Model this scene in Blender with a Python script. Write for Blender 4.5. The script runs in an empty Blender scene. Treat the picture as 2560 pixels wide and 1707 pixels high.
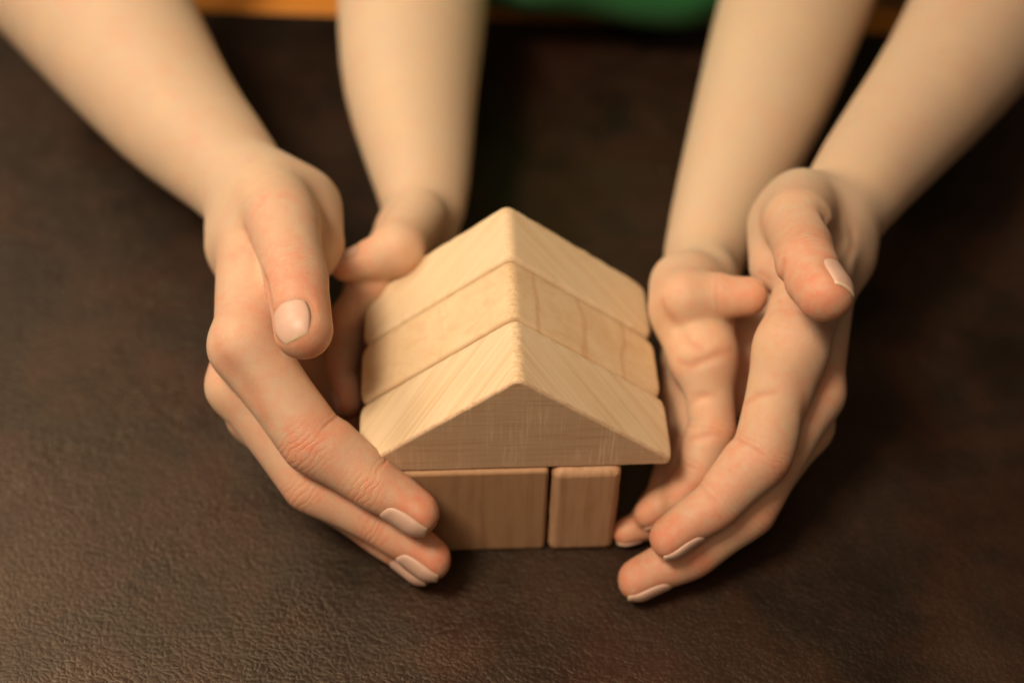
import bpy, bmesh, math, random
import numpy as np
from mathutils import Vector, Matrix
random.seed(4); rng = np.random.default_rng(4)
S = 0.00115                       # one modelling unit (about a millimetre) in metres
scene = bpy.context.scene

# ------------------------------------------------------------------ camera
cam_d = bpy.data.cameras.new('camera'); cam = bpy.data.objects.new('camera', cam_d)
scene.collection.objects.link(cam); scene.camera = cam
CF = Vector((0.04155807, 0.67480023, -0.73682941)); CR = Vector((0.99889291, -0.04433052, 0.01574017)); CU = CR.cross(CF)
M = Matrix((CR, CU, -CF)).transposed().to_4x4()
M.translation = Vector((-16.8906, -242.4246, 355.9955)) * S
cam.matrix_world = M
cam_d.sensor_width = 36; cam_d.lens = 50.0
cam_d.clip_start = .01; cam_d.clip_end = 30
cam_d.dof.use_dof = True; cam_d.dof.focus_distance = 380 * S; cam_d.dof.aperture_fstop = 3.8
cam_d.dof.aperture_blades = 0

# ------------------------------------------------------------------ world and lamps (indoors)
world = bpy.data.worlds.new('World'); scene.world = world; world.use_nodes = True
bg = world.node_tree.nodes['Background']
bg.inputs[0].default_value = (1.0, .70, .46, 1); bg.inputs[1].default_value = .07

def area_lamp(name, loc, target, sx, sy, power, col):
    d = bpy.data.lights.new(name, 'AREA'); d.shape = 'RECTANGLE'; d.size = sx; d.size_y = sy
    d.energy = power; d.color = col
    o = bpy.data.objects.new(name, d); scene.collection.objects.link(o)
    o.location = loc; o.rotation_euler = (Vector(target) - Vector(loc)).to_track_quat('-Z', 'Y').to_euler()
    return o
area_lamp('window_light', (-.36, -.22, .92), (0, .0, .04), .24, .20, 9.3, (1, .80, .57))
area_lamp('sheen_light', (-.74, .42, .86), (-.08, 0, 0), .5, .45, 6.3, (1, .80, .57))  # unseen softbox added for the sheen on the leather
area_lamp('front_fill_light', (-.22, -.62, 1.05), (0, .05, 0), .55, .5, 2.9, (1, .72, .46))  # unseen fill added from the camera side to brighten the fingers

scene.render.engine = 'CYCLES'
scene.view_settings.view_transform = 'Standard'; scene.view_settings.look = 'None'
scene.view_settings.exposure = 0; scene.view_settings.gamma = 1
col = scene.collection

# ------------------------------------------------------------------ small helpers
def link(o, parent=None):
    col.objects.link(o)
    if parent is not None: o.parent = parent
    return o
def empty(name, loc=(0, 0, 0)):
    o = bpy.data.objects.new(name, None); o.empty_display_size = .01
    o.location = Vector(loc) * S; return link(o)
def tag(o, label=None, cat=None, group=None, kind=None):
    if label: o['label'] = label
    if cat: o['category'] = cat
    if group: o['group'] = group
    if kind: o['kind'] = kind
    return o
def mesh_obj(name, verts, faces, mat, parent=None, origin=(0, 0, 0), smooth=True):
    me = bpy.data.meshes.new(name)
    og = np.array(origin, float)
    v = (np.asarray(verts, float) - og) * S
    me.from_pydata(v.tolist(), [], faces if isinstance(faces, list) else faces.tolist())
    me.materials.append(mat)
    me.polygons.foreach_set('use_smooth', [smooth] * len(me.polygons)); me.update()
    o = bpy.data.objects.new(name, me)
    base = Vector((0, 0, 0)) if parent is None else parent_loc(parent)
    o.location = Vector(og) * S - base
    return link(o, parent)
def parent_loc(p):
    l = Vector(p.location)
    while p.parent is not None:
        p = p.parent; l = l + Vector(p.location)
    return l

class NT:
    """short-hand for node materials"""
    def __init__(self, name):
        self.m = bpy.data.materials.new(name); self.m.use_nodes = True
        self.t = self.m.node_tree; self.b = self.t.nodes['Principled BSDF']
        self.out = self.t.nodes['Material Output']
    def n(self, typ, **kw):
        nd = self.t.nodes.new(typ)
        for k, v in kw.items():
            if k.startswith('_'): setattr(nd, k[1:], v)
        return nd
    def set(self, sock, v):
        if isinstance(v, bpy.types.NodeSocket): self.t.links.new(v, sock)
        else: sock.default_value = v
    def math(self, op, a, b=None, c=None, clamp=False):
        nd = self.n('ShaderNodeMath', _operation=op, _use_clamp=clamp)
        self.set(nd.inputs[0], a)
        if b is not None: self.set(nd.inputs[1], b)
        if c is not None: self.set(nd.inputs[2], c)
        return nd.outputs[0]
    def noise(self, vec, scale, detail=3, rough=.55, dist=0):
        nd = self.n('ShaderNodeTexNoise'); self.set(nd.inputs['Vector'], vec)
        nd.inputs['Scale'].default_value = scale; nd.inputs['Detail'].default_value = detail
        nd.inputs['Roughness'].default_value = rough; nd.inputs['Distortion'].default_value = dist
        return nd.outputs['Fac']
    def vor(self, vec, scale, feature='F1', rnd=1):
        nd = self.n('ShaderNodeTexVoronoi', _feature=feature); self.set(nd.inputs['Vector'], vec)
        nd.inputs['Scale'].default_value = scale; nd.inputs['Randomness'].default_value = rnd
        return nd.outputs['Distance']
    def ramp(self, f, stops):
        nd = self.n('ShaderNodeValToRGB'); self.set(nd.inputs[0], f)
        cr = nd.color_ramp
        while len(cr.elements) < len(stops): cr.elements.new(.5)
        for e, (p, c) in zip(cr.elements, stops):
            e.position = p; e.color = (*c, 1) if len(c) == 3 else c
        return nd.outputs[0]
    def mix(self, f, a, b, mode='MIX'):
        nd = self.n('ShaderNodeMix', _data_type='RGBA', _blend_type=mode)
        self.set(nd.inputs[0], f)
        self.set(nd.inputs[6], a if isinstance(a, bpy.types.NodeSocket) else (*a, 1))
        self.set(nd.inputs[7], b if isinstance(b, bpy.types.NodeSocket) else (*b, 1))
        return nd.outputs[2]
    def maprange(self, v, a, b, c, d):
        nd = self.n('ShaderNodeMapRange'); self.set(nd.inputs[0], v)
        for i, x in enumerate((a, b, c, d)): nd.inputs[i + 1].default_value = x
        return nd.outputs[0]
    def coords(self, scale=(1, 1, 1), rot=(0, 0, 0), loc=(0, 0, 0), kind='Object'):
        tc = self.n('ShaderNodeTexCoord'); mp = self.n('ShaderNodeMapping')
        self.t.links.new(tc.outputs[kind], mp.inputs[0])
        k = 1 / S if kind == 'Object' else 1          # object coordinates in modelling units
        mp.inputs['Scale'].default_value = [s * k for s in scale]; mp.inputs['Rotation'].default_value = rot
        mp.inputs['Location'].default_value = loc
        return mp.outputs[0]
    def bump(self, h, strength, dist, normal=None):
        nd = self.n('ShaderNodeBump'); self.set(nd.inputs['Height'], h)
        self.set(nd.inputs['Strength'], strength); nd.inputs['Distance'].default_value = dist * S
        if normal is not None: self.t.links.new(normal, nd.inputs['Normal'])
        return nd.outputs[0]
    def attr(self, name, out='Fac'):
        nd = self.n('ShaderNodeAttribute'); nd.attribute_name = name
        return nd.outputs[out]
    def inp(self, **kw):
        for k, v in kw.items():
            s = self.b.inputs[k.replace('_', ' ')]
            self.set(s, (*v, 1) if isinstance(v, tuple) and len(v) == 3 and s.type == 'RGBA' else v)
        return self.m

# ------------------------------------------------------------------ materials
def leather_material():
    a = NT('brown leather')
    c = a.coords(); 
    warp = a.n('ShaderNodeVectorMath', _operation='ADD'); a.set(warp.inputs[0], c)
    nz = a.n('ShaderNodeTexNoise'); a.set(nz.inputs['Vector'], c); nz.inputs['Scale'].default_value = .12; nz.inputs['Detail'].default_value = 3
    sc = a.n('ShaderNodeVectorMath', _operation='SCALE'); a.set(sc.inputs[0], nz.outputs['Color']); sc.inputs['Scale'].default_value = 5
    a.set(warp.inputs[1], sc.outputs[0]); w = warp.outputs[0]
    st = a.n('ShaderNodeMapping'); a.set(st.inputs[0], w); st.inputs['Scale'].default_value = (1, 1.35, 1); st.inputs['Rotation'].default_value = (0, 0, .5); w = st.outputs[0]
    v1 = a.vor(w, .50, 'DISTANCE_TO_EDGE'); v2 = a.vor(w, .95, 'F1'); f1 = a.vor(w, .50, 'F1')
    g1 = a.maprange(v1, 0, .20, 0, 1)
    deep = a.noise(c, .035, 3, .5)
    h = a.math('MULTIPLY', g1, a.maprange(deep, .35, .65, .35, .9))
    h = a.math('SUBTRACT', h, a.math('MULTIPLY', f1, 1.0))
    h = a.math('SUBTRACT', h, a.math('MULTIPLY', v2, .12))
    lc = a.n('ShaderNodeMapping'); a.set(lc.inputs[0], warp.outputs[0]); lc.inputs['Rotation'].default_value = (0, 0, .9); lc.inputs['Scale'].default_value = (.05, .20, 1)
    ln = a.maprange(a.vor(lc.outputs[0], 1.0, 'DISTANCE_TO_EDGE'), 0, .05, 0, 1)
    h = a.math('ADD', h, a.math('MULTIPLY', ln, .9))
    h = a.math('ADD', h, a.math('MULTIPLY', a.noise(c, .07, 3, .5), 2.0))
    big = a.noise(c, .012, 5, .62, .8); mid = a.noise(c, .035, 4, .6, .4)
    f = a.math('ADD', a.math('MULTIPLY', big, .65), a.math('MULTIPLY', mid, .35))
    base = a.ramp(f, [(.36, (.004, .002, .0014)), (.46, (.010, .005, .003)), (.55, (.026, .010, .0055)), (.66, (.020, .014, .007))])
    red = a.maprange(a.noise(c, .02, 3, .5, .6), .56, .72, 0, .40)
    base = a.mix(red, base, (.045, .009, .005))
    base = a.mix(a.math('MULTIPLY', a.math('SUBTRACT', 1, g1), .4), base, (.006, .004, .003))
    sp = a.maprange(a.vor(c, .022), .012, .030, 1, 0)
    base = a.mix(a.math('MULTIPLY', sp, .5), base, (.10, .07, .04))
    rough = a.maprange(a.noise(c, .03, 4, .6), .3, .7, .36, .54)
    return a.inp(Base_Color=base, Roughness=rough, Specular_IOR_Level=.70, Specular_Tint=(1.0, .80, .62), Normal=a.bump(h, .25, .36))

def wood_material(name, tone, streak, streak2, grain_rot, stretch, rings=0., seed=0., scratch=0., ridge=0., dark=(.36, .17, .07), shear=None):
    a = NT(name)
    oi = a.n('ShaderNodeTexCoord').outputs['Object']
    c0 = a.coords(loc=(seed, seed * 1.7, seed * .3))
    c = a.coords(scale=stretch, rot=grain_rot, loc=(seed, seed * 1.7, seed * .3))
    if shear:                       # growth layers tilted towards the back: level lines on the gable, slanting ones on the slopes
        sp_ = a.n('ShaderNodeSeparateXYZ'); a.set(sp_.inputs[0], c0); cb = a.n('ShaderNodeCombineXYZ')
        a.set(cb.inputs[0], a.math('MULTIPLY', sp_.outputs[0], shear[0])); a.set(cb.inputs[1], a.math('MULTIPLY', sp_.outputs[1], shear[1]))
        a.set(cb.inputs[2], a.math('SUBTRACT', a.math('MULTIPLY', sp_.outputs[2], shear[2]), a.math('MULTIPLY', sp_.outputs[1], shear[3]))); c = cb.outputs[0]
    g = a.noise(c, 1, 5, .62, .35)
    fine = a.noise(c, 3.6, 4, .7, .1)
    broad = a.noise(c0, .045, 3, .5)
    base = a.ramp(g, [(.30, streak), (.50, tone), (.72, streak2)])
    base = a.mix(a.maprange(fine, .35, .75, 0, .30), base, streak)
    base = a.mix(a.maprange(broad, .4, .65, 0, .35), base, streak2)
    pores = a.coords(scale=(stretch[0] * 1.6, stretch[1] * 1.6, stretch[2] * 1.6), rot=grain_rot, loc=(7 + seed, 3, 1))
    pr = a.maprange(a.noise(pores, 2.2, 2, .5), .74, .82, 0, .04)
    base = a.mix(pr, base, dark)
    h = a.math('ADD', a.math('MULTIPLY', fine, 1.), a.math('MULTIPLY', a.noise(c0, 1.6, 3, .7), .5))
    if rings:
        wv = a.n('ShaderNodeTexWave', _wave_type='BANDS', _bands_direction='X'); 
        sx = a.n('ShaderNodeSeparateXYZ'); a.set(sx.inputs[0], oi); side = a.maprange(sx.outputs[0], -.002, .002, .22, 1)
        cc = a.coords(loc=(0, 0, 0), scale=(1, 1, 1)); a.set(wv.inputs['Vector'], cc)
        wv.inputs['Scale'].default_value = .0235; wv.inputs['Distortion'].default_value = 1.6; wv.inputs['Detail'].default_value = 2; wv.inputs['Detail Scale'].default_value = 2.4
        ln = a.maprange(wv.outputs['Fac'], .955, 1., 0, rings)
        base = a.mix(a.math('MULTIPLY', ln, side), base, (.50, .24, .11))
        fl = a.coords(scale=(.10, .26, .26), rot=(0, 0, .5), loc=(3, 1, 2))
        base = a.mix(a.maprange(a.noise(fl, 1.1, 3, .6, .6), .48, .70, 0, .32), base, (.60, .33, .17))
    if scratch:
        spx = a.n('ShaderNodeSeparateXYZ'); a.set(spx.inputs[0], oi); gable = a.maprange(spx.outputs[1], .5 * S, 1.0 * S, 1, 0)
        base = a.mix(a.math('MULTIPLY', gable, .60), base, (.50, .30, .19))  # end grain tone and front shade, both put into the gable colour
        s1 = a.coords(scale=(.95, .4, .05), rot=(0, .12, 0), loc=(1, 5, 3)); s2 = a.coords(scale=(.05, .3, 1.6), loc=(2, 2, 2))
        m = a.maprange(a.noise(s1, 1.3, 4, .75), .50, .68, 0, scratch)
        m = a.math('MULTIPLY', a.math('MULTIPLY', m, gable), a.maprange(a.noise(c0, .06, 2, .5), .38, .62, .25, 1))
        base = a.mix(m, base, (.86, .66, .46))
        base = a.mix(a.math('MULTIPLY', gable, a.maprange(a.noise(s2, 1.2, 3, .6), .54, .68, 0, .32)), base, dark)
        h = a.math('ADD', h, a.math('MULTIPLY', m, .3))
    if ridge:
        sep = a.n('ShaderNodeSeparateXYZ'); a.set(sep.inputs[0], oi)
        near = a.maprange(a.math('ABSOLUTE', a.math('SUBTRACT', a.math('DIVIDE', sep.outputs[0], S), .3)), .6, 2.4, 1, 0)
        near = a.math('MULTIPLY', near, a.maprange(a.math('DIVIDE', sep.outputs[2], S), 34.2, 35.6, 0, 1))
        ch = a.coords(scale=(.4, 1.0, .4), loc=(seed, 0, 0)); chn = a.maprange(a.noise(ch, 1.5, 4, .7), .48, .60, 0, 1)
        base = a.mix(a.math('MULTIPLY', a.math('MULTIPLY', near, chn), .45 * ridge), base, (.36, .18, .08))
        base = a.mix(a.math('MULTIPLY', near, .12), base, (.86, .58, .30))
        h = a.math('SUBTRACT', h, a.math('MULTIPLY', a.math('MULTIPLY', near, chn), 1.6))
    return a.inp(Base_Color=base, Roughness=.58, Specular_IOR_Level=.32, Subsurface_Weight=.06, Subsurface_Radius=(.9 * S, .4 * S, .2 * S), Normal=a.bump(h, .35, .14))

def skin_material(name, pale, red, blotch, wrinkle, fine):
    a = NT(name)
    c = a.coords()
    r = a.attr('flush')
    n1 = a.noise(c, .07, 4, .6, .5); n2 = a.noise(c, .30, 4, .6)
    r = a.math('MULTIPLY', r, a.maprange(n2, .35, .65, .78, 1.15))
    f = a.math('ADD', a.math('MULTIPLY', r, .95), a.math('MULTIPLY', a.math('SUBTRACT', n1, .5), blotch * 1.6))
    f = a.math('ADD', f, a.math('MULTIPLY', a.math('SUBTRACT', n2, .5), blotch), clamp=True)
    base = a.mix(f, pale, red)
    base = a.mix(a.maprange(a.noise(c, .05, 3, .5), .52, .68, 0, .22), base, (.70, .50, .30))
    spot = a.maprange(a.vor(c, .05), .02, .05, 1, 0)
    base = a.mix(a.math('MULTIPLY', spot, .34), base, (.52, .24, .12))
    # joint creases from the distance along the finger
    cj = a.attr('joint_distance'); mp = a.attr('palmar'); md = a.attr('dorsal')
    wob = a.math('MULTIPLY', a.math('SUBTRACT', a.noise(c, .22, 2, .5), .5), 1.6)
    x = a.math('ADD', cj, wob)
    g = a.math('EXPONENT', a.math('MULTIPLY', a.math('MULTIPLY', x, x), -3.2))
    x2 = a.math('ADD', x, 1.7); g2 = a.math('EXPONENT', a.math('MULTIPLY', a.math('MULTIPLY', x2, x2), -5.))
    pal = a.math('MULTIPLY', a.math('ADD', g, a.math('MULTIPLY', g2, .4)), a.math('MULTIPLY', mp, a.maprange(a.noise(c, .25, 2, .5), .4, .6, .35, 1)))
    dw = a.math('SINE', a.math('MULTIPLY', a.math('ADD', x, wob), 3.6))
    dw = a.math('MULTIPLY', a.math('POWER', a.math('ADD', a.math('MULTIPLY', dw, .5), .5), 2.5), md)
    base = a.mix(a.math('MULTIPLY', a.math('ADD', pal, a.math('MULTIPLY', dw, .35)), .22, clamp=True), base, (.50, .19, .11))
    crease = a.attr('crease'); base = a.mix(a.math('MULTIPLY', crease, .45, clamp=True), base, (.50, .17, .09))
    cell = a.vor(c, 1.5, 'DISTANCE_TO_EDGE'); pore = a.noise(c, 2.4, 4, .65)
    h = a.math('MULTIPLY', a.maprange(cell, 0, .25, 0, 1), .5)
    h = a.math('ADD', h, a.math('MULTIPLY', pore, 1.0))
    h = a.math('MULTIPLY', h, fine)
    tip = a.attr('fingerprint')
    pw = a.n('ShaderNodeTexWave'); a.set(pw.inputs['Vector'], c); pw.inputs['Scale'].default_value = .55; pw.inputs['Distortion'].default_value = 5; pw.inputs['Detail'].default_value = 1; pw.inputs['Detail Scale'].default_value = .25
    h = a.math('ADD', h, a.math('MULTIPLY', a.math('MULTIPLY', pw.outputs['Fac'], tip), .30))
    h = a.math('SUBTRACT', h, a.math('MULTIPLY', a.math('ADD', a.math('MULTIPLY', pal, 2.2), a.math('MULTIPLY', dw, .9)), wrinkle))
    nrm = a.bump(h, .6, .20)
    return a.inp(Base_Color=base, Roughness=a.maprange(n2, .3, .7, .50, .62), Specular_IOR_Level=.36,
                 Subsurface_Weight=.85, Subsurface_Radius=(2.1 * S, .60 * S, .28 * S), Subsurface_Scale=1.0, Normal=nrm)

def nail_material():
    a = NT('fingernail keratin')
    e = a.attr('free_edge'); c = a.coords()
    base = a.mix(a.maprange(a.noise(c, .4, 2), .4, .6, 0, .3), (.60, .39, .31), (.64, .44, .35))
    base = a.mix(a.math('MULTIPLY', e, .8), base, (.80, .62, .40))
    return a.inp(Base_Color=base, Roughness=.42, Specular_IOR_Level=.42, Subsurface_Weight=.4, Subsurface_Radius=(1.5 * S, .6 * S, .4 * S),
                 Normal=a.bump(a.noise(c, .9, 2), .25, .1))

def cloth_material(name, colr, weave=2.4):
    a = NT(name); c = a.coords()
    n = a.noise(c, .02, 3, .5)
    base = a.mix(n, colr, tuple(x * .75 for x in colr))
    h = a.noise(c, weave, 3, .6)
    return a.inp(Base_Color=base, Roughness=.85, Specular_IOR_Level=.2, Sheen_Weight=.15, Normal=a.bump(h, .5, .2))
def varnished_wood():
    a = NT('orange varnished wood'); c = a.coords(scale=(.02, .35, .35)); g = a.noise(c, 1, 5, .6, .5)
    return a.inp(Base_Color=a.ramp(g, [(.3, (.74, .27, .04)), (.7, (.88, .36, .06))]), Roughness=.35)
def floor_material():
    a = NT('dark floor boards'); c = a.coords(scale=(.004, .03, .03)); g = a.noise(c, 1, 5, .6, .5)
    return a.inp(Base_Color=a.ramp(g, [(.3, (.018, .010, .006)), (.7, (.04, .02, .012))]), Roughness=.5)

# ------------------------------------------------------------------ setting: floor and table
TE0 = np.array([-122.8, 278.2]); TE1 = np.array([97.4, 261.4])       # two points on the far edge of the leather
tdir = (TE1 - TE0) / np.linalg.norm(TE1 - TE0); tn = np.array([-tdir[1], tdir[0]])
tang = math.atan2(tdir[1], tdir[0])
def slab(name, x0, x1, y0, y1, z0, z1, mat, parent, bev=1.5, seg=3):
    """box in the table's own frame: x along the far edge, y = 0 at the edge, + away"""
    me = bpy.data.meshes.new(name); bm = bmesh.new()
    vs = [bm.verts.new(Vector((x, y, z)) * S) for x in (x0, x1) for y in (y0, y1) for z in (z0, z1)]
    for f in ((0, 1, 3, 2), (4, 6, 7, 5), (0, 4, 5, 1), (2, 3, 7, 6), (0, 2, 6, 4), (1, 5, 7, 3)): bm.faces.new([vs[i] for i in f])
    bmesh.ops.recalc_face_normals(bm, faces=bm.faces)
    if bev: bmesh.ops.bevel(bm, geom=list(bm.edges), offset=bev * S, segments=seg, affect='EDGES', profile=.5)
    bm.to_mesh(me); bm.free(); me.materials.append(mat)
    o = bpy.data.objects.new(name, me); return link(o, parent)

floor_m = floor_material()
fl = slab('floor', -2600, 2600, -2600, 2600, -8, 0, floor_m, None, bev=0)
fl.location = (0, 0, -640 * S); tag(fl, kind='structure')
table = empty('table', (0, 0, 0)); table.location = Vector((TE0[0], TE0[1] + 3, 0)) * S; table.rotation_euler = (0, 0, tang)
tag(table, 'table with mottled dark brown leather top and orange wooden rim', 'table')
leather_m = leather_material(); var_m = varnished_wood()
slab('leather_top', -560, 800, -560, -.6, -6, 0, leather_m, table, bev=1.2)
slab('wooden_rim', -560, 800, 0, 42, -30, -1.2, var_m, table, bev=3, seg=4)
slab('apron', -520, 760, -530, -12, -90, -6.3, var_m, table, bev=2)
for x, y in ((-530, -530), (720, -530), (-530, -34), (720, -34)):
    slab('leg', x, x + 45, y, y + 45, -632, -6.6, var_m, table, bev=3)

# ------------------------------------------------------------------ the wooden blocks
H, T, HB, W = 37.9, 23.0, 38.4, 93.4
def round_poly(pts, radii, seg=5):
    out = []
    n = len(pts)
    for i in range(n):
        p = np.array(pts[i], float); a = np.array(pts[i - 1], float); b = np.array(pts[(i + 1) % n], float)
        u = (a - p) / np.linalg.norm(a - p); v = (b - p) / np.linalg.norm(b - p)
        ang = math.acos(np.clip(u @ v, -1, 1)); d = radii[i] / math.tan(ang / 2)
        p0, p1 = p + u * d, p + v * d
        c = p + (u + v) / np.linalg.norm(u + v) * radii[i] / math.sin(ang / 2)
        a0 = p0 - c; a1 = p1 - c; tot = math.acos(np.clip(a0 @ a1 / radii[i] ** 2, -1, 1))
        for k in range(seg + 1):
            t = k / seg
            q = (math.sin((1 - t) * tot) * a0 + math.sin(t * tot) * a1) / math.sin(tot); out.append(c + q)
    return out
def extrude_block(name, outline, depth, mat, loc, rot, bev, parent=None, wear=.12, seed=1, corner=0.):
    """outline in x,z; extruded along +y; rings pulled in at both ends give the worn edges"""
    o2 = np.array(outline); n = len(o2)
    # refine the outline so the wear has vertices to act on
    pts = []
    for i in range(n):
        a, b = o2[i], o2[(i + 1) % n]; m = max(1, int(np.linalg.norm(b - a) / 1.0))
        for k in range(m): pts.append(a + (b - a) * k / m)
    pts = np.array(pts); n = len(pts); cen = pts.mean(0)
    tan = np.roll(pts, -1, 0) - np.roll(pts, 1, 0); nor = np.stack([tan[:, 1], -tan[:, 0]], 1); nor /= np.linalg.norm(nor, axis=1)[:, None]
    if ((pts - cen) * nor).sum() < 0: nor = -nor
    r = np.random.default_rng(seed)
    prof = [(0, bev), (bev * .12, bev * .55), (bev * .45, bev * .16), (bev, 0)]
    ys = [(y, i) for y, i in prof] + [(y, 0) for y in np.linspace(bev, depth - bev, max(3, int(depth / 1.0)))[1:-1]] + [(depth - y, i) for y, i in prof[::-1]]
    verts = []
    for k, (y, ins) in enumerate(ys):
        nz = np.convolve(np.tile(r.normal(0, 1, n), 3), np.ones(3) / 3, 'same')[n:2 * n]
        edge = 1.0 if min(k, len(ys) - 1 - k) <= 3 else .25
        q = pts - nor * ins + nor * (nz * wear * edge)[:, None]
        jit = r.normal(0, 1, n) * wear * .3 * (0 < k < len(ys) - 1)
        for i, ((x, z), dy) in enumerate(zip(q, jit)):
            # the outer corners are sanded rounder than the long edges
            if corner:
                cr = corner * np.clip((abs(pts[i][0]) - (np.abs(pts[:, 0]).max() - 5.)) / 5., 0, 1) ** 2
                x -= np.sign(x) * cr * np.clip(1 - min(y, depth - y) / 4.5, 0, 1) ** 2
            verts.append((x, y + dy, z))
    faces = []
    for k in range(len(ys) - 1):
        for i in range(n):
            j = (i + 1) % n; faces.append((k * n + i, k * n + j, (k + 1) * n + j, (k + 1) * n + i))
    caps_ = []
    for k in (0, len(ys) - 1):
        ring = np.array(verts[k * n:(k + 1) * n]); verts.append(tuple(ring.mean(0) * (1, 0, 1) + (0, ring[:, 1].mean(), 0))); ci = len(verts) - 1
        for i in range(n): faces.append((ci, k * n + (i + 1) % n, k * n + i))
    me = bpy.data.meshes.new(name); me.from_pydata((np.array(verts) * S).tolist(), [], faces); me.materials.append(mat)
    bm = bmesh.new(); bm.from_mesh(me); bmesh.ops.recalc_face_normals(bm, faces=bm.faces); bm.to_mesh(me); bm.free()
    me.polygons.foreach_set('use_smooth', [len(p.vertices) == 4 for p in me.polygons]); me.update()
    o = bpy.data.objects.new(name, me); o.location = Vector(loc) * S; o.rotation_euler = rot
    return link(o, parent)

LIGHT, STR, STR2 = (.71, .545, .36), (.60, .42, .24), (.75, .60, .41)
m_front = wood_material('maple front prism', LIGHT, STR, STR2, (0, 0, .45), (.05, .20, .60), seed=3, scratch=.75, ridge=1, shear=(.012, .02, .50, .42))
m_mid = wood_material('maple middle prism', (.69, .51, .32), (.63, .44, .25), (.73, .56, .36), (0, 0, .1), (.10, .10, .10), rings=.40, seed=11, ridge=1)
m_back = wood_material('maple back prism', LIGHT, (.63, .45, .26), STR2, (0, 0, -.5), (.12, .03, .6), seed=23, ridge=.7, shear=(.012, .02, .42, .50))
m_low1 = wood_material('shade-toned low block', (.41, .235, .13), (.32, .17, .085), (.45, .27, .15), (0, 0, 0), (.30, .2, .022), seed=31)  # base colour darkened to carry the shade under the roof
m_low2 = wood_material('shade-toned upright block', (.48, .28, .165), (.34, .18, .095), (.54, .33, .20), (0, 0, 0), (.55, .3, .03), seed=47)  # shade below the eaves is part of this base colour too
tri = lambda r1, r2: round_poly([(-W / 2, 0), (0, H), (W / 2, 0)], [r2, r1, r2])
G = 'wooden blocks stacked as a toy house'
tag(extrude_block('triangular_block', tri(2.6, 1.5), T - .85, m_front, (0, 0, HB + .15), (0, 0, 0), .85, seed=5, corner=.9),
    'front triangular roof block with straight grain and scratched dark end with shade toned in', 'wooden block', G)
tag(extrude_block('triangular_block', tri(3.0, 1.7), T - .85, m_mid, (-.3, T + .1, HB + .15), (0, 0, -.002), 1.3, seed=6, corner=1.4),
    'middle triangular roof block with curved grain lines, between two others', 'wooden block', G)
tag(extrude_block('triangular_block', tri(3.0, 1.8), T - .85, m_back, (-.1, 2 * T + .2, HB + .15), (0, 0, .002), 1.3, seed=7, corner=1.4),
    'rearmost triangular roof block, farthest from the fingertips', 'wooden block', G)
def rect(w, h, r): return round_poly([(-w / 2, 0), (-w / 2, h), (w / 2, h), (w / 2, 0)], [r] * 4)
tag(extrude_block('rectangular_block', rect(44.6, HB, 1.5), 2.9 * T, m_low1, (-13.0, -1.0, .05), (0, 0, 0), 1.2, seed=8, wear=.07),
    'wide low block under the roof, beside the narrow upright one', 'wooden block', G)
tag(extrude_block('rectangular_block', rect(19.6, HB, 2.5), 2.9 * T, m_low2, (20.0, -1.9, .05), (0, 0, .006), 2.3, seed=9, wear=.13),
    'narrow upright block under the roof at its right side', 'wooden block', G)

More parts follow.
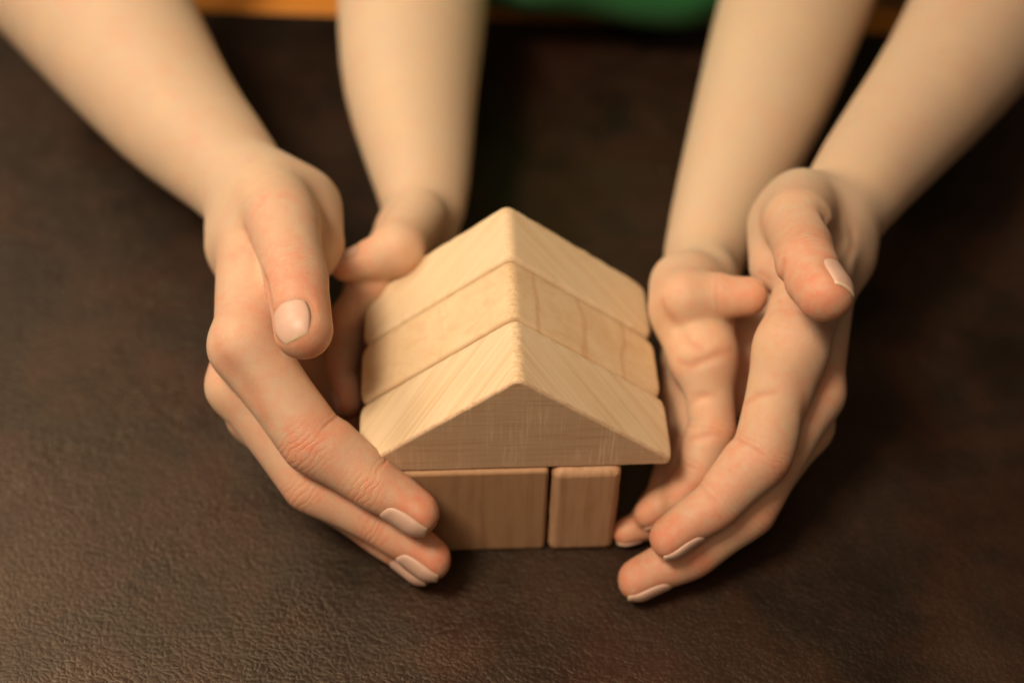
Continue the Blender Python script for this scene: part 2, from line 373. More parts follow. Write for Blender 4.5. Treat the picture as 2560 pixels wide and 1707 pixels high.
# ------------------------------------------------------------------ hands: joints in modelling units
HANDS = {'A': {'kb': 5.00,
 'arm': [(-80.0,73.8,56.4), (-81.4,95.6,60.0), (-108.7,137.3,60.0), (-143.9,202.4,58.0), (-156.3,225.2,58.0)],
 'arm_r': [11.00, 15.40, 22.80, 32.50, 35.00],
 'body': [[(-75.2,77.2,64.2), 11.50, (-74.2,24.5,65.0), 8.60], [(-74.2,77.3,57.0), 10.50, (-78.1,25.0,48.0), 8.40], [(-72.4,78.0,53.0), 10.50, (-75.0,27.7,32.0), 8.20], [(-72.4,77.3,47.4), 10.50, (-72.6,36.6,18.0), 7.50], [(-66.0,62.0,28.0), 12.00, (-62.0,42.0,20.0), 9.00], [(-72.7,87.3,66.0), 13.00, (-66.5,66.6,75.6), 11.00], [(-63.8,82.4,62.0), 14.50, (-60.7,70.2,60.0), 12.00], [(-70.5,35.5,64.9), 8.00, (-65.3,52.1,66.8), 9.00]],
 'fingers': [{'n': 'index',
 'k': 4.00,
 'j': [(-74.2,24.5,65.0), (-56.1,5.0,47.1), (-40.2,-3.8,39.3), (-27.8,-11.1,33.7)],
 'r': [10.00, 9.30, 7.60, 6.50],
 'nd': (-0.6,-0.8,-0.1),
 'nail': [1.00, 0.95, 0.52]}, {'n': 'middle',
 'k': 4.00,
 'j': [(-78.1,25.0,48.0), (-58.4,3.4,29.3), (-38.4,-5.2,21.8), (-24.7,-14.2,15.5)],
 'r': [8.80, 8.00, 7.00, 6.30],
 'nd': (-0.6,-0.8,-0.2),
 'nail': [1.00, 0.95, 0.52]}, {'n': 'ring',
 'k': 4.00,
 'j': [(-75.0,27.7,32.0), (-56.1,10.4,16.0), (-40.3,-0.6,10.5), (-27.6,-11.8,9.0)],
 'r': [8.40, 7.20, 6.30, 5.80],
 'nd': (-0.6,-0.8,-0.2),
 'nail': [1.00, 0.95, 0.52]}, {'n': 'pinky',
 'k': 4.00,
 'j': [(-72.6,36.6,18.0), (-56.4,23.0,10.0), (-45.5,16.0,8.0), (-35.6,9.9,7.0)],
 'r': [7.50, 6.30, 5.60, 5.00],
 'nd': (-0.8,-0.5,-0.4),
 'nail': [1.00, 0.95, 0.52]}, {'n': 'thumb',
 'k': 1.50,
 'j': [(-65.0,61.4,78.0), (-59.4,35.0,80.3), (-56.6,17.3,78.8)],
 'r': [10.60, 9.00, 7.90],
 'nd': (-0.5,-0.1,0.9),
 'nail': [0.68, 0.90, 0.58]}],
 'grooves': [[[(-75.5,58.3,77.2), (-72.2,48.9,75.5), (-67.2,30.8,83.1), (-65.2,22.2,81.0), (-64.1,15.7,80.2)], 1.20, 2.10], [[(-80.2,18.4,71.0), (-75.7,13.8,67.2), (-71.8,10.0,62.5), (-68.0,5.4,56.9)], 3.00, 0.80]]},
 'B': {'kb': 5.00,
 'arm': [(101.4,66.0,55.5), (107.8,85.7,60.0), (156.0,150.0,60.0), (200.2,216.6,58.0), (215.7,240.0,58.0)],
 'arm_r': [11.00, 15.20, 23.40, 32.50, 35.00],
 'body': [[(98.3,69.7,63.5), 11.50, (77.9,21.8,62.0), 9.60], [(97.5,69.2,56.2), 10.50, (86.5,20.0,45.0), 8.60], [(96.5,69.3,52.5), 10.50, (86.5,20.1,30.0), 8.20], [(94.6,67.6,46.8), 10.50, (83.6,25.6,16.0), 7.50], [(80.0,62.0,28.0), 12.00, (74.0,42.0,20.0), 9.00], [(89.3,73.3,68.0), 12.20, (82.5,53.9,80.0), 10.00], [(83.1,69.6,64.0), 10.50, (80.3,56.9,60.0), 8.50]],
 'fingers': [{'n': 'index',
 'k': 4.00,
 'j': [(77.9,21.8,62.0), (69.0,-0.4,42.4), (55.8,-9.8,32.7), (42.8,-16.3,25.9)],
 'r': [10.20, 8.70, 7.10, 6.20],
 'nd': (0.5,-0.7,-0.4),
 'nail': [1.00, 0.95, 0.52]}, {'n': 'middle',
 'k': 4.00,
 'j': [(86.5,20.0,45.0), (67.2,-4.7,22.5), (50.9,-13.3,13.5), (35.0,-18.2,8.0)],
 'r': [8.80, 8.00, 7.10, 6.30],
 'nd': (0.5,-0.8,-0.4),
 'nail': [1.00, 0.95, 0.52]}, {'n': 'ring',
 'k': 4.00,
 'j': [(86.5,20.1,30.0), (68.5,0.2,14.0), (56.0,-5.5,9.0), (48.1,-8.0,8.0)],
 'r': [8.20, 7.20, 6.30, 5.80],
 'nd': (0.6,-0.6,-0.5),
 'nail': [1.00, 0.95, 0.52]}, {'n': 'pinky',
 'k': 4.00,
 'j': [(83.6,25.6,16.0), (69.2,13.1,9.0), (57.3,2.9,8.0), (50.5,-0.1,7.0)],
 'r': [7.50, 6.20, 5.50, 5.00],
 'nd': (0.6,-0.6,-0.5),
 'nail': [1.00, 0.95, 0.52]}, {'n': 'thumb',
 'k': 1.50,
 'j': [(82.5,53.9,80.0), (78.8,28.6,88.9), (80.9,14.1,92.0)],
 'r': [9.60, 8.40, 7.50],
 'nd': (0.6,0.6,0.6),
 'nail': [0.72, 0.85, 0.45]}],
 'grooves': [[[(71.7,24.3,86.5), (76.4,48.6,62.9), (73.8,52.0,62.3)], 1.10, 0.80], [[(100.7,58.4,72.3), (100.6,54.5,70.7), (97.3,47.6,70.4), (84.3,14.3,98.5)], 1.60, 1.60], [[(87.8,49.9,88.8), (88.5,43.4,88.2), (95.0,51.7,73.4)], 2.40, 2.40], [[(71.6,25.6,92.5), (71.5,23.2,88.4), (75.3,33.4,69.5)], 1.20, 0.80], [[(64.4,9.5,53.5), (66.6,8.6,57.6), (70.4,7.4,60.4)], 1.30, 0.45], [[(78.1,8.5,62.4), (80.3,4.5,52.3), (80.3,2.5,39.2), (73.5,-7.9,43.0)], 2.50, 0.70]]},
 'C': {'kb': 5.00,
 'arm': [(-30.3,99.2,35.1), (-25.4,111.7,36.0), (-29.5,164.3,46.0), (-29.0,211.8,50.0), (-28.9,223.7,50.0)],
 'arm_r': [9.00, 14.20, 23.80, 28.00, 28.00],
 'body': [[(-30.3,98.9,41.4), 9.00, (-42.0,69.0,44.0), 7.00], [(-30.3,99.2,35.1), 9.00, (-42.0,70.0,33.0), 7.00], [(-30.6,98.9,32.1), 9.00, (-43.0,69.0,23.0), 6.80], [(-29.4,100.7,31.4), 8.00, (-39.0,75.0,14.0), 6.20], [(-26.7,93.6,49.0), 9.00, (-32.8,71.4,56.0), 8.00]],
 'fingers': [{'n': 'index',
 'k': 3.00,
 'j': [(-42.0,69.0,44.0), (-50.3,59.4,35.8), (-52.3,48.8,26.6), (-50.4,41.2,20.0)],
 'w': 0.12,
 'r': [6.80, 6.00, 5.40, 5.00],
 'nd': (-0.8,-0.5,-0.1),
 'nail': [0.85, 0.90, 0.50]}, {'n': 'middle',
 'k': 3.00,
 'j': [(-42.0,70.0,33.0), (-51.8,57.9,24.8), (-53.8,47.3,15.6), (-51.9,39.7,9.0)],
 'r': [6.80, 5.80, 5.30, 4.80],
 'nd': (-0.8,-0.5,-0.1),
 'nail': [0.85, 0.90, 0.50]}, {'n': 'ring',
 'k': 3.00,
 'j': [(-43.0,69.0,23.0), (-48.3,59.4,15.8), (-48.3,50.8,7.6), (-44.4,44.2,6.5)],
 'r': [6.50, 5.60, 5.00, 4.50],
 'nd': (-0.8,-0.5,-0.1),
 'nail': [0.85, 0.90, 0.50]}, {'n': 'pinky',
 'k': 3.00,
 'j': [(-39.0,75.0,14.0), (-49.3,62.4,7.8), (-46.3,54.8,6.5), (-41.4,49.2,6.5)],
 'r': [6.00, 5.10, 4.60, 4.20],
 'nd': (-0.8,-0.5,-0.1),
 'nail': [0.85, 0.90, 0.50]}, {'n': 'thumb',
 'k': 3.00,
 'j': [(-32.8,71.4,56.0), (-41.4,68.9,54.2), (-48.9,67.5,53.5)],
 'r': [7.80, 6.30, 4.80],
 'nd': (0.0,0.5,0.8),
 'nail': [0.75, 0.85, 0.35]}],
 'grooves': []},
 'D': {'kb': 6.50,
 'arm': [(62.7,72.5,35.4), (65.3,86.9,36.0), (92.0,149.0,46.0), (114.9,208.8,50.0), (120.7,223.7,50.0)],
 'arm_r': [9.50, 13.40, 22.80, 28.00, 28.00],
 'body': [[(62.9,71.1,43.0), 9.50, (57.4,34.4,46.0), 7.80], [(62.7,72.5,35.4), 9.00, (56.6,39.0,34.0), 7.20], [(61.8,72.0,33.0), 9.00, (53.9,37.3,26.0), 6.80], [(61.6,70.7,32.3), 9.00, (53.0,33.0,17.0), 6.50], [(53.5,62.4,47.0), 9.50, (51.4,52.1,49.0), 8.80], [(54.9,60.3,50.0), 8.50, (52.5,48.2,56.0), 8.00], [(53.7,48.6,45.0), 8.80, (56.1,37.1,43.0), 8.60]],
 'fingers': [{'n': 'index',
 'k': 5.00,
 'j': [(57.4,34.4,46.0), (58.6,17.3,32.5), (54.3,8.1,24.7), (48.5,2.1,19.2)],
 'r': [8.20, 7.00, 6.20, 5.40],
 'nd': (0.8,-0.5,-0.1),
 'nail': [0.85, 0.90, 0.50]}, {'n': 'middle',
 'k': 3.00,
 'j': [(56.6,39.0,34.0), (54.8,22.2,20.4), (48.9,6.2,17.0), (39.5,1.5,13.0)],
 'r': [7.00, 5.80, 5.10, 4.60],
 'nd': (0.6,-0.3,-0.7),
 'nail': [0.85, 0.90, 0.50]}, {'n': 'ring',
 'k': 3.00,
 'j': [(53.9,37.3,26.0), (51.8,20.7,12.9), (43.2,3.6,5.5), (33.5,0.8,5.0)],
 'r': [6.50, 5.40, 4.90, 4.40],
 'nd': (0.6,-0.3,-0.7),
 'nail': [0.85, 0.90, 0.50]}, {'n': 'pinky',
 'k': 3.00,
 'j': [(53.0,33.0,17.0), (50.0,22.0,11.0), (45.0,12.0,8.0), (40.0,6.0,6.5)],
 'r': [6.00, 5.00, 4.50, 4.10],
 'nd': (0.8,-0.5,-0.1),
 'nail': [0.85, 0.90, 0.50]}, {'n': 'thumb',
 'k': 2.50,
 'j': [(52.5,48.2,56.0), (61.2,47.4,57.5), (70.1,45.9,58.7)],
 'r': [8.00, 7.00, 5.80],
 'nd': (0.4,0.9,0.0),
 'nail': [0.85, 0.90, 0.50]}],
 'grooves': [[[(48.7,30.3,48.4), (52.0,27.2,49.8), (58.0,27.8,52.8), (63.6,31.0,52.4)], 1.50, 0.55], [[(51.8,21.4,39.8), (53.6,21.1,42.6), (58.0,20.6,44.3)], 1.30, 0.80], [[(51.1,13.0,33.5), (53.5,12.2,35.6), (58.9,12.0,37.1)], 1.30, 0.60], [[(44.4,45.3,58.1), (48.1,39.9,53.5), (51.6,32.8,53.6), (54.4,29.9,53.8)], 1.60, 0.70]]}}


def smin(a, b, k):
    h = np.clip(.5 + .5 * (b - a) / k, 0, 1)
    return b * (1 - h) + a * h - k * h * (1 - h)
def caps(P, a, ra, b, rb):
    a = np.asarray(a, np.float32); b = np.asarray(b, np.float32); ba = b - a; L = float(ba @ ba)
    pa = P - a
    if L < 1e-6: return np.sqrt((pa * pa).sum(1)) - ra
    t = np.clip(pa @ ba / L, 0, 1)
    q = pa - t[:, None] * ba
    return np.sqrt((q * q).sum(1)) - (ra + (rb - ra) * t)
def chain(P, pts, rad, waist=0.):
    """distance to a bent tube whose radius changes smoothly along its axis"""
    bq = None
    for i in range(len(pts) - 1):
        a = np.asarray(pts[i], np.float32); b = np.asarray(pts[i + 1], np.float32); ba = b - a; pa = P - a
        t = np.clip(pa @ ba / float(ba @ ba), 0, 1); q = pa - t[:, None] * ba
        q = np.sqrt((q * q).sum(1)); s = t * t * (3 - 2 * t) if waist else t
        r = (rad[i] + (rad[i + 1] - rad[i]) * s) * (1 - waist * np.sin(math.pi * t) ** 2)
        if bq is None: bq, br = q, r
        else: br = np.where(q < bq, r, br); bq = np.minimum(bq, q)
    return bq - br
def spline(pts, rad, m=4):
    p = np.array([2 * np.array(pts[0]) - np.array(pts[1])] + [np.array(x, float) for x in pts] + [2 * np.array(pts[-1]) - np.array(pts[-2])])
    r = np.array([rad[0]] + list(rad) + [rad[-1]], float); op, orr = [], []
    for i in range(1, len(p) - 2):
        for k in range(m):
            t = k / m; w = [-.5 * t + t * t - .5 * t ** 3, 1 - 2.5 * t * t + 1.5 * t ** 3, .5 * t + 2 * t * t - 1.5 * t ** 3, -.5 * t * t + .5 * t ** 3]
            op.append(sum(w[j] * p[i - 1 + j] for j in range(4))); orr.append(sum(w[j] * r[i - 1 + j] for j in range(4)))
    op.append(p[-2]); orr.append(r[-2])
    return op, orr
def unit(v): v = np.asarray(v, float); return v / (np.linalg.norm(v) + 1e-9)

def finger_frames(f):
    j = [np.array(x, float) for x in f['j']]
    ax = unit(j[-1] - j[-2]); n = np.array(f['nd'], float); n = unit(n - ax * (n @ ax)); b = np.cross(ax, n)
    return j, ax, n, b
def finger_sdf(P, f):
    j, ax, n, b = finger_frames(f); r = f['r']
    d = chain(P, j, r, f.get('w', .045))
    # fleshy pad under the fingertip, and a slightly flattened nail side
    rt = r[-1]; seg = np.linalg.norm(j[-1] - j[-2])
    c0 = j[-1] - ax * seg * .5 - n * rt * .22
    d = smin(d, caps(P, c0, rt * .92, j[-1] - n * rt * .16 - ax * .4, rt * .84), 1.6)
    for i in range(1, len(j) - 2):      # soft flesh under the middle of each phalanx
        m = (j[i] + j[i + 1]) / 2 - n * r[i] * .14
        v = (j[i + 1] - j[i]) * .22
        d = smin(d, caps(P, m - v, r[i] * .90, m + v, r[i + 1] * .93), 1.6)
    tipp = (P - j[-1]) @ ax; up = (P - j[-1]) @ n
    return d + .55 * np.clip((up - rt * .45) / rt, 0, 1) * np.clip((tipp + seg * .7) / seg, 0, 1) * (rt / 6.5)
def nail_frame(f):
    j, ax, n, b = finger_frames(f); rt = f['r'][-1]; seg = np.linalg.norm(j[-1] - j[-2])
    Ln = rt * f['nail'][0]; W_ = f['nail'][1]               # half length, half angle
    c = j[-1] + ax * (rt * f['nail'][2] - Ln * .80)
    return c, ax, n, b, Ln, rt, W_
def groove_nails(P, d, f):
    c, ax, n, b, Ln, rt, W_ = nail_frame(f)
    q = P - c; u = q @ ax / Ln; v = np.arctan2(q @ b, q @ n) / W_
    u = u + .22 * v * v * (u < 0)
    e = np.minimum((np.abs(u) ** 2.6 + np.abs(v) ** 2.6) ** (1 / 2.6), 3)
    near = np.exp(-np.minimum(((q * q).sum(1)) / (2.6 * rt) ** 2, 3) ** 3) * (q @ n > 0)
    ring = np.exp(-((e - 1.04) / .10) ** 2) * np.clip(1.2 - u, 0, 1)
    bed = 1 / (1 + np.exp((e - 1.0) * 30))
    return d + near * (ring * .36 + bed * .20) * rt / 6.5
def body_parts(P, hd):
    """every capsule of palm and forearm, blended"""
    ap, ar = hd['_arm'] if '_arm' in hd else hd.setdefault('_arm', spline(hd['arm'], hd['arm_r']))
    body = chain(P, ap, ar)
    palm = None
    for a, ra, b, rb in hd['body']:
        c = caps(P, a, ra, b, rb); palm = c if palm is None else smin(palm, c, hd['kb'])
    return smin(body, palm, 8.)
def grooves(P, hd, tot):
    for pts, w, dep in hd['grooves']:
        g = None
        for i in range(len(pts) - 1):
            c = caps(P, pts[i], 0, pts[i + 1], 0); g = c if g is None else np.minimum(g, c)
        L = np.linalg.norm(np.array(pts[0]) - np.array(pts[-1])) + 1e-6
        e = np.clip(np.minimum(caps(P, pts[0], 0, pts[0], 0), caps(P, pts[-1], 0, pts[-1], 0)) / (L * .35), 0.25, 1)
        tot = tot + dep * e * np.exp(-(g / w) ** 2)
    for c, r, amp in hd.get('bumps', []):
        q = P - np.asarray(c, np.float32); tot = tot - amp * np.exp(-(q * q).sum(1) / r ** 2)
    return tot
def hand_sdf(P, hd, detail=True):
    body = body_parts(P, hd); tot = body
    for f in hd['fingers']:
        df = finger_sdf(P, f)
        if detail: df = groove_nails(P, df, f)
        tot = np.minimum(tot, smin(body, df, f['k']))
    return grooves(P, hd, tot) if detail else tot

def mesh_from_sdf(fn, lo, hi, h, coarse=6, hand_centre=None, reach=40.):
    lo = np.array(lo, float); hi = np.array(hi, float); H_ = h * coarse
    nc = np.ceil((hi - lo) / H_).astype(int) + 1
    gx = [lo[i] + np.arange(nc[i]) * H_ for i in range(3)]
    X = np.stack(np.meshgrid(*gx, indexing='ij'), -1).reshape(-1, 3).astype(np.float32)
    D = fn(X, False).reshape(nc)
    # active coarse cells: any corner closer than the cell diagonal
    A = np.abs(D) < H_ * 1.9
    act = np.zeros(nc - 1, bool)
    for i in (0, 1):
        for j in (0, 1):
            for k in (0, 1): act |= A[i:nc[0] - 1 + i, j:nc[1] - 1 + j, k:nc[2] - 1 + k]
    nf = (nc - 1) * coarse + 1
    F = np.repeat(np.repeat(np.repeat(D[:-1, :-1, :-1], coarse, 0), coarse, 1), coarse, 2).astype(np.float32)
    F = np.pad(F, ((0, 1),) * 3, mode='edge')
    am = np.repeat(np.repeat(np.repeat(act, coarse, 0), coarse, 1), coarse, 2)
    pm = np.zeros(nf, bool); pm[:-1, :-1, :-1] = am
    pm[1:, :-1, :-1] |= am; pm[:-1, 1:, :-1] |= am; pm[:-1, :-1, 1:] |= am; pm[1:, 1:, 1:] |= am; pm[1:, 1:, :-1] |= am; pm[1:, :-1, 1:] |= am; pm[:-1, 1:, 1:] |= am
    idx = np.argwhere(pm)
    P = (lo + idx * h).astype(np.float32)
    vals = np.concatenate([fn(P[i:i + 400000], True) for i in range(0, len(P), 400000)])
    F[pm] = vals
    s = F < 0
    c = np.zeros(nf - 1, np.int8)
    for i in (0, 1):
        for j in (0, 1):
            for k in (0, 1): c += s[i:nf[0] - 1 + i, j:nf[1] - 1 + j, k:nf[2] - 1 + k]
    cells = np.argwhere((c > 0) & (c < 8))
    vid = np.full(nf - 1, -1, np.int32); vid[tuple(cells.T)] = np.arange(len(cells))
    acc = np.zeros((len(cells), 3)); cnt = np.zeros(len(cells))
    cor = [(i, j, k) for i in (0, 1) for j in (0, 1) for k in (0, 1)]
    val = {q: F[tuple((cells + np.array(q)).T)] for q in cor}
    for q in cor:
        for ax in range(3):
            if q[ax] == 0:
                q2 = list(q); q2[ax] = 1; q2 = tuple(q2)
                v0, v1 = val[q], val[q2]; m = (v0 < 0) != (v1 < 0)
                t = np.where(m, v0 / np.where(m, v0 - v1, 1), 0)
                pt = np.tile(np.array(q, float), (len(cells), 1)); pt[:, ax] += t
                acc[m] += pt[m]; cnt[m] += 1
    V_ = lo + (cells + acc / cnt[:, None]) * h
    faces = []
    for ax in range(3):
        a1, a2 = [(1, 2), (2, 0), (0, 1)][ax]
        sl0 = [slice(None)] * 3; sl1 = [slice(None)] * 3; sl0[ax] = slice(0, -1); sl1[ax] = slice(1, None)
        ch = np.argwhere(s[tuple(sl0)] != s[tuple(sl1)])
        ok = (ch[:, a1] > 0) & (ch[:, a2] > 0) & (ch[:, a1] < nf[a1] - 1) & (ch[:, a2] < nf[a2] - 1); ch = ch[ok]
        e1 = np.zeros(3, int); e1[a1] = 1; e2 = np.zeros(3, int); e2[a2] = 1
        q = [vid[tuple((ch - e).T)] for e in (e1 + e2, e2, 0 * e1, e1)]
        q = np.stack(q, 1)
        ins = s[tuple(ch.T)]
        q[~ins] = q[~ins][:, ::-1]
        faces.append(q)
    Fc = np.concatenate(faces)
    # pull the vertices exactly onto the surface
    V32 = V_.astype(np.float32); e = .15
    for it in range(2):
        d0 = fn(V32, True); g = np.stack([fn(V32 + np.eye(3, dtype=np.float32)[i] * e, True) - d0 for i in range(3)], 1) / e
        gn = (g * g).sum(1); st = -(d0 / np.maximum(gn, .25))[:, None] * g
        st = np.clip(st, -h * .5, h * .5); V32 = V32 + st
    # two light relaxation passes take out the last stair-steps
    E = np.concatenate([Fc[:, [0, 1]], Fc[:, [1, 2]], Fc[:, [2, 3]], Fc[:, [3, 0]]]); n = len(V32); V64 = V32.astype(float)
    deg = np.bincount(E[:, 0], minlength=n) + np.bincount(E[:, 1], minlength=n)
    wv = np.full(n, .5)
    if hand_centre is not None: far = .5 * np.clip((np.linalg.norm(V64 - hand_centre, axis=1) - reach) / 12, 0, 1)
    for it in range(2 if hand_centre is None else 22):
        if it >= 2: wv = far
        s_ = np.stack([np.bincount(E[:, 0], V64[E[:, 1], k], n) + np.bincount(E[:, 1], V64[E[:, 0], k], n) for k in range(3)], 1)
        V64 = V64 * (1 - wv)[:, None] + wv[:, None] * s_ / np.maximum(deg, 1)[:, None]
    return V64, Fc

def sstep(x, a, b): t = np.clip((x - a) / (b - a), 0, 1); return t * t * (3 - 2 * t)
def skin_attributes(V, hd, flush_amt):
    P = V.astype(np.float32)
    body = body_parts(P, hd)
    best = body - .3; who = np.full(len(V), -1)
    n = len(V); flush = np.zeros(n); cj = np.full(n, 50.); pal = np.zeros(n); dor = np.zeros(n); fp = np.zeros(n); crease = np.zeros(n)
    for k, f in enumerate(hd['fingers']):
        d = finger_sdf(P, f); m = d < best; best = np.where(m, d, best); who[m] = k
    for k, f in enumerate(hd['fingers']):
        m = who == k; j, ax, nn, b = finger_frames(f); Q = V[m]; r = f['r']
        if not len(Q): continue
        # distance along the finger to the nearest bending joint
        jj = j[1:-1] if len(j) > 3 else j[1:2]
        bj = np.full(len(Q), 50.); rr = np.full(len(Q), 8.)
        for i, J in enumerate(jj):
            i0 = i + 1; a = unit(unit(j[i0] - j[i0 - 1]) + unit(j[i0 + 1] - j[i0])); t = (Q - J) @ a
            use = np.abs(t) < np.abs(bj); bj = np.where(use, t, bj); rr = np.where(use, r[i0], rr)
        # dorsal direction varies little, project out local axis
        seg = unit(j[-1] - j[0]); nloc = unit(nn - seg * (nn @ seg) * .5)
        ctr = np.zeros_like(Q); bd = np.full(len(Q), 1e9)
        for i in range(len(j) - 1):
            ba = j[i + 1] - j[i]; t = np.clip((Q - j[i]) @ ba / (ba @ ba), 0, 1); c = j[i] + t[:, None] * ba
            dd = np.linalg.norm(Q - c, axis=1); u = dd < bd; bd = np.where(u, dd, bd); ctr[u] = c[u]
        rad = (Q - ctr) / (bd[:, None] + 1e-6); up = rad @ nloc
        cj[m] = bj; dor[m] = sstep(up, -.05, .6) * np.exp(-(bj / (rr * .70)) ** 2) ; pal[m] = sstep(-up, -.45, .35) * (np.abs(bj) < 20)
        tipd = np.linalg.norm(Q - j[-1], axis=1) / r[-1]
        fl = (.58 if f['n'] == 'thumb' else .76) * np.exp(-(tipd / 1.6) ** 2) + (.18 if f['n'] == 'thumb' else .42) * np.exp(-(bj / (rr * .7)) ** 2) * (.5 + .5 * sstep(up, -.2, .8)) + .32
        flush[m] = fl; fp[m] = sstep(-up, -.1, .5) * np.exp(-(tipd / 2.2) ** 4)
        c, ax, n_, b, Ln, rt, W_ = nail_frame(f); q = Q - c
        e = (np.abs(q @ ax / Ln) ** 2.6 + np.abs(np.arctan2(q @ b, q @ n_) / W_) ** 2.6) ** (1 / 2.6)
        crease[m] = np.exp(-((e - 1.08) / .12) ** 2) * (q @ n_ > 0) * .8
    bm_ = who < 0
    for f in hd['fingers']:
        J = np.array(f['j'][0], float); fl = .50 * np.exp(-((V - J) ** 2).sum(1) / (f['r'][0] * 1.15) ** 2)
        flush = np.maximum(flush, fl)
    hc = np.mean([f['j'][0] for f in hd['fingers']], axis=0)
    flush += .38 * np.exp(-((V - hc) ** 2).sum(1) / 38 ** 2) * bm_
    for pts, w, dep in hd['grooves']:
        g = None
        for i in range(len(pts) - 1):
            c = caps(P, pts[i], 0, pts[i + 1], 0); g = c if g is None else np.minimum(g, c)
        crease = np.maximum(crease, np.exp(-(g / (w * .8)) ** 2) * .8)
    return dict(flush=flush * flush_amt, joint_distance=cj, palmar=pal, dorsal=dor, fingerprint=fp, crease=crease)

def nail_mesh(f, hd, nu=15, nv=13):
    c, ax, n, b, Ln, rt, W_ = nail_frame(f)
    us = np.linspace(-1, 1, nu); vs = np.linspace(-1, 1, nv); pts = []; fe = []
    for u in us:
        for v in vs:
            # square to squircle
            uu = u * math.sqrt(1 - v * v * (.36 if u < 0 else .20)); vv = v * math.sqrt(1 - u * u * (.30 if u < 0 else .14))
            if u > 0: uu *= 1.10
            ph = vv * W_ * .97
            dr = math.cos(ph) * n + math.sin(ph) * b
            base = c + ax * uu * Ln
            pts.append((base, dr)); fe.append(1.0 if u > .88 else 0.0)
    B = np.array([p[0] for p in pts]); Dr = np.array([p[1] for p in pts])
    t = np.full(len(B), rt * 1.6)
    for _ in range(14):
        d = finger_sdf((B + Dr * t[:, None]).astype(np.float32), f); t -= d * .8
    U = np.repeat(us, nv)
    t = np.maximum(t, rt * .62)
    top = B + Dr * (t - .05 + .10 * np.clip(U, 0, 1) ** 3)[:, None]
    low = top - Dr * .55
    # crisp rim: sides dip into the groove
    Vv = np.tile(vs, nu); top = top - Dr * (.30 * (np.abs(Vv) > .93) + .30 * (U < -.93))[:, None]
    V = np.concatenate([top, low]); N = nu * nv; F = []
    for i in range(nu - 1):
        for j in range(nv - 1):
            a = i * nv + j; F.append((a, a + nv, a + nv + 1, a + 1)); F.append((N + a, N + a + 1, N + a + nv + 1, N + a + nv))
    rim = [i * nv for i in range(nu)] + [(nu - 1) * nv + j for j in range(1, nv)] + [i * nv + nv - 1 for i in range(nu - 2, -1, -1)] + [j for j in range(nv - 2, 0, -1)]
    for i in range(len(rim)):
        a, d = rim[i], rim[(i + 1) % len(rim)]; F.append((a, N + a, N + d, d))
    return V, F, np.array(fe + fe)

def set_attr(me, name, arr):
    at = me.attributes.new(name, 'FLOAT', 'POINT'); at.data.foreach_set('value', np.asarray(arr, np.float32))

nail_m = nail_material()
def build_body(root, parts, skin_m, flush_amt, h, kids):
    """one body mesh holding both arms of a person; nails are sub-parts"""
    Vs, Fs, At = [], [], []; off = 0
    for key in parts:
        hd = HANDS[key]
        allp = [np.array(x) for x in hd['arm']] + [np.array(x[0]) for x in hd['body']] + [np.array(x[2]) for x in hd['body']] + [np.array(q) for f in hd['fingers'] for q in f['j']]
        pts = np.array(allp); lo = pts.min(0) - 12; hi = pts.max(0) + 12
        big = [(np.array(x), y) for x, y in zip(hd['arm'], hd['arm_r'])] + [(np.array(x[0]), x[1]) for x in hd['body']] + [(np.array(x[2]), x[3]) for x in hd['body']]
        lo = np.minimum(lo, np.min([p - r - 3 for p, r in big], axis=0)); hi = np.maximum(hi, np.max([p + r + 3 for p, r in big], axis=0))
        V, F = mesh_from_sdf(lambda P, det, hd=hd: hand_sdf(P, hd, det), lo, hi, h, hand_centre=np.mean([f['j'][0] for f in hd['fingers']], axis=0), reach=46. if key in 'AB' else 26.)
        Vs.append(V); Fs.append(F + off); At.append(skin_attributes(V, hd, flush_amt)); off += len(V)
    V = np.concatenate(Vs); F = np.concatenate(Fs)
    og = np.array(root.location) / S
    body = mesh_obj('body', V, F, skin_m, root, origin=og)
    for k in At[0]: set_attr(body.data, k, np.concatenate([a[k] for a in At]))
    for key in parts:
        hd = HANDS[key]
        for f in hd['fingers']:
            nv, nf, fe = nail_mesh(f, hd)
            c = nail_frame(f)[0]
            o = mesh_obj('fingernail', nv, nf, nail_m, body, origin=c)
            set_attr(o.data, 'free_edge', fe)
    return body

def blob_mesh(prims, k, h, fold=0., seed=0):
    def fn(P, det=True):
        d = None
        for a, ra, b, rb, sq in prims:
            Q = P.copy(); a_ = np.array(a, float); b_ = np.array(b, float)
            if sq != 1: Q[:, 1] = a_[1] + (Q[:, 1] - a_[1]) / sq; b_ = b_.copy(); b_[1] = a_[1] + (b_[1] - a_[1]) / sq
            c = caps(Q, a_, ra, b_, rb) * min(sq, 1); d = c if d is None else smin(d, c, k)
        if fold and det:
            x, y, z = P[:, 0], P[:, 1], P[:, 2]
            w = np.sin(x * .055 + z * .07 + 2.2 * np.sin(z * .03 + seed) + seed) + .6 * np.sin(x * .11 - z * .05 + 1.5 * np.sin(x * .04)); d = d - fold * w
        return d
    pts = np.array([p[0] for p in prims] + [p[2] for p in prims], float); rr = max(max(p[1], p[3]) for p in prims) + 8
    return mesh_from_sdf(fn, pts.min(0) - rr, pts.max(0) + rr, h, coarse=4)

HN = 0.8
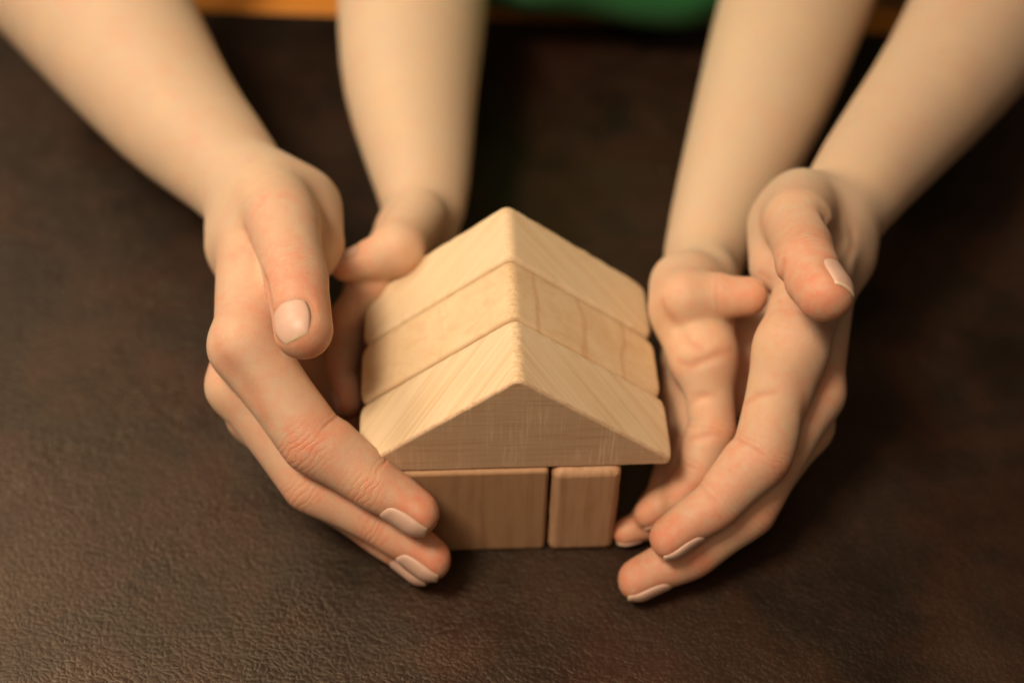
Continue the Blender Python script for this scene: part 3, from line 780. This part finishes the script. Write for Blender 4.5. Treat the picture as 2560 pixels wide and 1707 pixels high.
# ---- the child, seated across the table
child = empty('person', (45, 330, -150))
tag(child, 'child in green shirt, smaller hands held between the other pair around the blocks', 'person', None)
skin_child = skin_material('child skin', (.60, .455, .325), (.66, .29, .175), .40, .6, .4)
build_body(child, ['C', 'D'], skin_child, .95, HN, None)
green = cloth_material('green cotton', (.022, .26, .065))
eC = np.array(HANDS['C']['arm'][-1]); eD = np.array(HANDS['D']['arm'][-1])
V, F = blob_mesh([((4, 270, 54), 42, (80, 261, 53), 42, .9), ((150, 284, 47), 37, (192, 284, 46), 37, .9), ((54, 290, 80), 54, (50, 340, 170), 74, .85), ((54, 395, 60), 60, (50, 410, -140), 80, .7), ((-45, 352, 205), 36, (140, 352, 205), 36, .9)], 26, 3.0, 1.6, 1)
V = V[:, :]
mesh_obj('shirt', V, F, green, child, origin=np.array(child.location) / S)
for e, sh in ((eC, (-52, 352, 200)), (eD, (148, 352, 200))):
    m_ = np.array(sh) * .45 + e * .55
    V, F = blob_mesh([(e, 27, m_, 28, 1)], 6, 2.5)
    mesh_obj('upper_arm', V, F, skin_child, child, origin=np.array(child.location) / S)
    V, F = blob_mesh([(m_, 34, sh, 40, 1)], 8, 2.5, .8, 2)
    mesh_obj('sleeve', V, F, green, child, origin=np.array(child.location) / S)
# ---- the adult behind the child
adult = empty('person', (40, 560, -150))
tag(adult, 'adult whose larger outer hands cup the block house, bare forearms and manicured nails', 'person', None)
skin_adult = skin_material('adult skin', (.575, .42, .30), (.63, .245, .15), .56, .9, .60)
build_body(adult, ['A', 'B'], skin_adult, 1.0, HN, None)
dark = cloth_material('dark knit', (.02, .022, .024))
V, F = blob_mesh([((40, 575, -120), 110, (40, 545, 240), 118, .75), ((-85, 545, 280), 48, (165, 545, 280), 48, .9)], 40, 6.0, 2.5, 3)
mesh_obj('shirt', V, F, dark, adult, origin=np.array(adult.location) / S)
for key, sh in (('A', (-110, 540, 275)), ('B', (195, 540, 275))):
    e = np.array(HANDS[key]['arm'][-1]); m_ = np.array(sh) * .35 + e * .65
    V, F = blob_mesh([(e, 36, m_, 40, 1)], 6, 3)
    mesh_obj('upper_arm', V, F, skin_adult, adult, origin=np.array(adult.location) / S)
    V, F = blob_mesh([(m_, 47, sh, 56, 1)], 8, 3.5, 1.2, 2)
    mesh_obj('sleeve', V, F, dark, adult, origin=np.array(adult.location) / S)
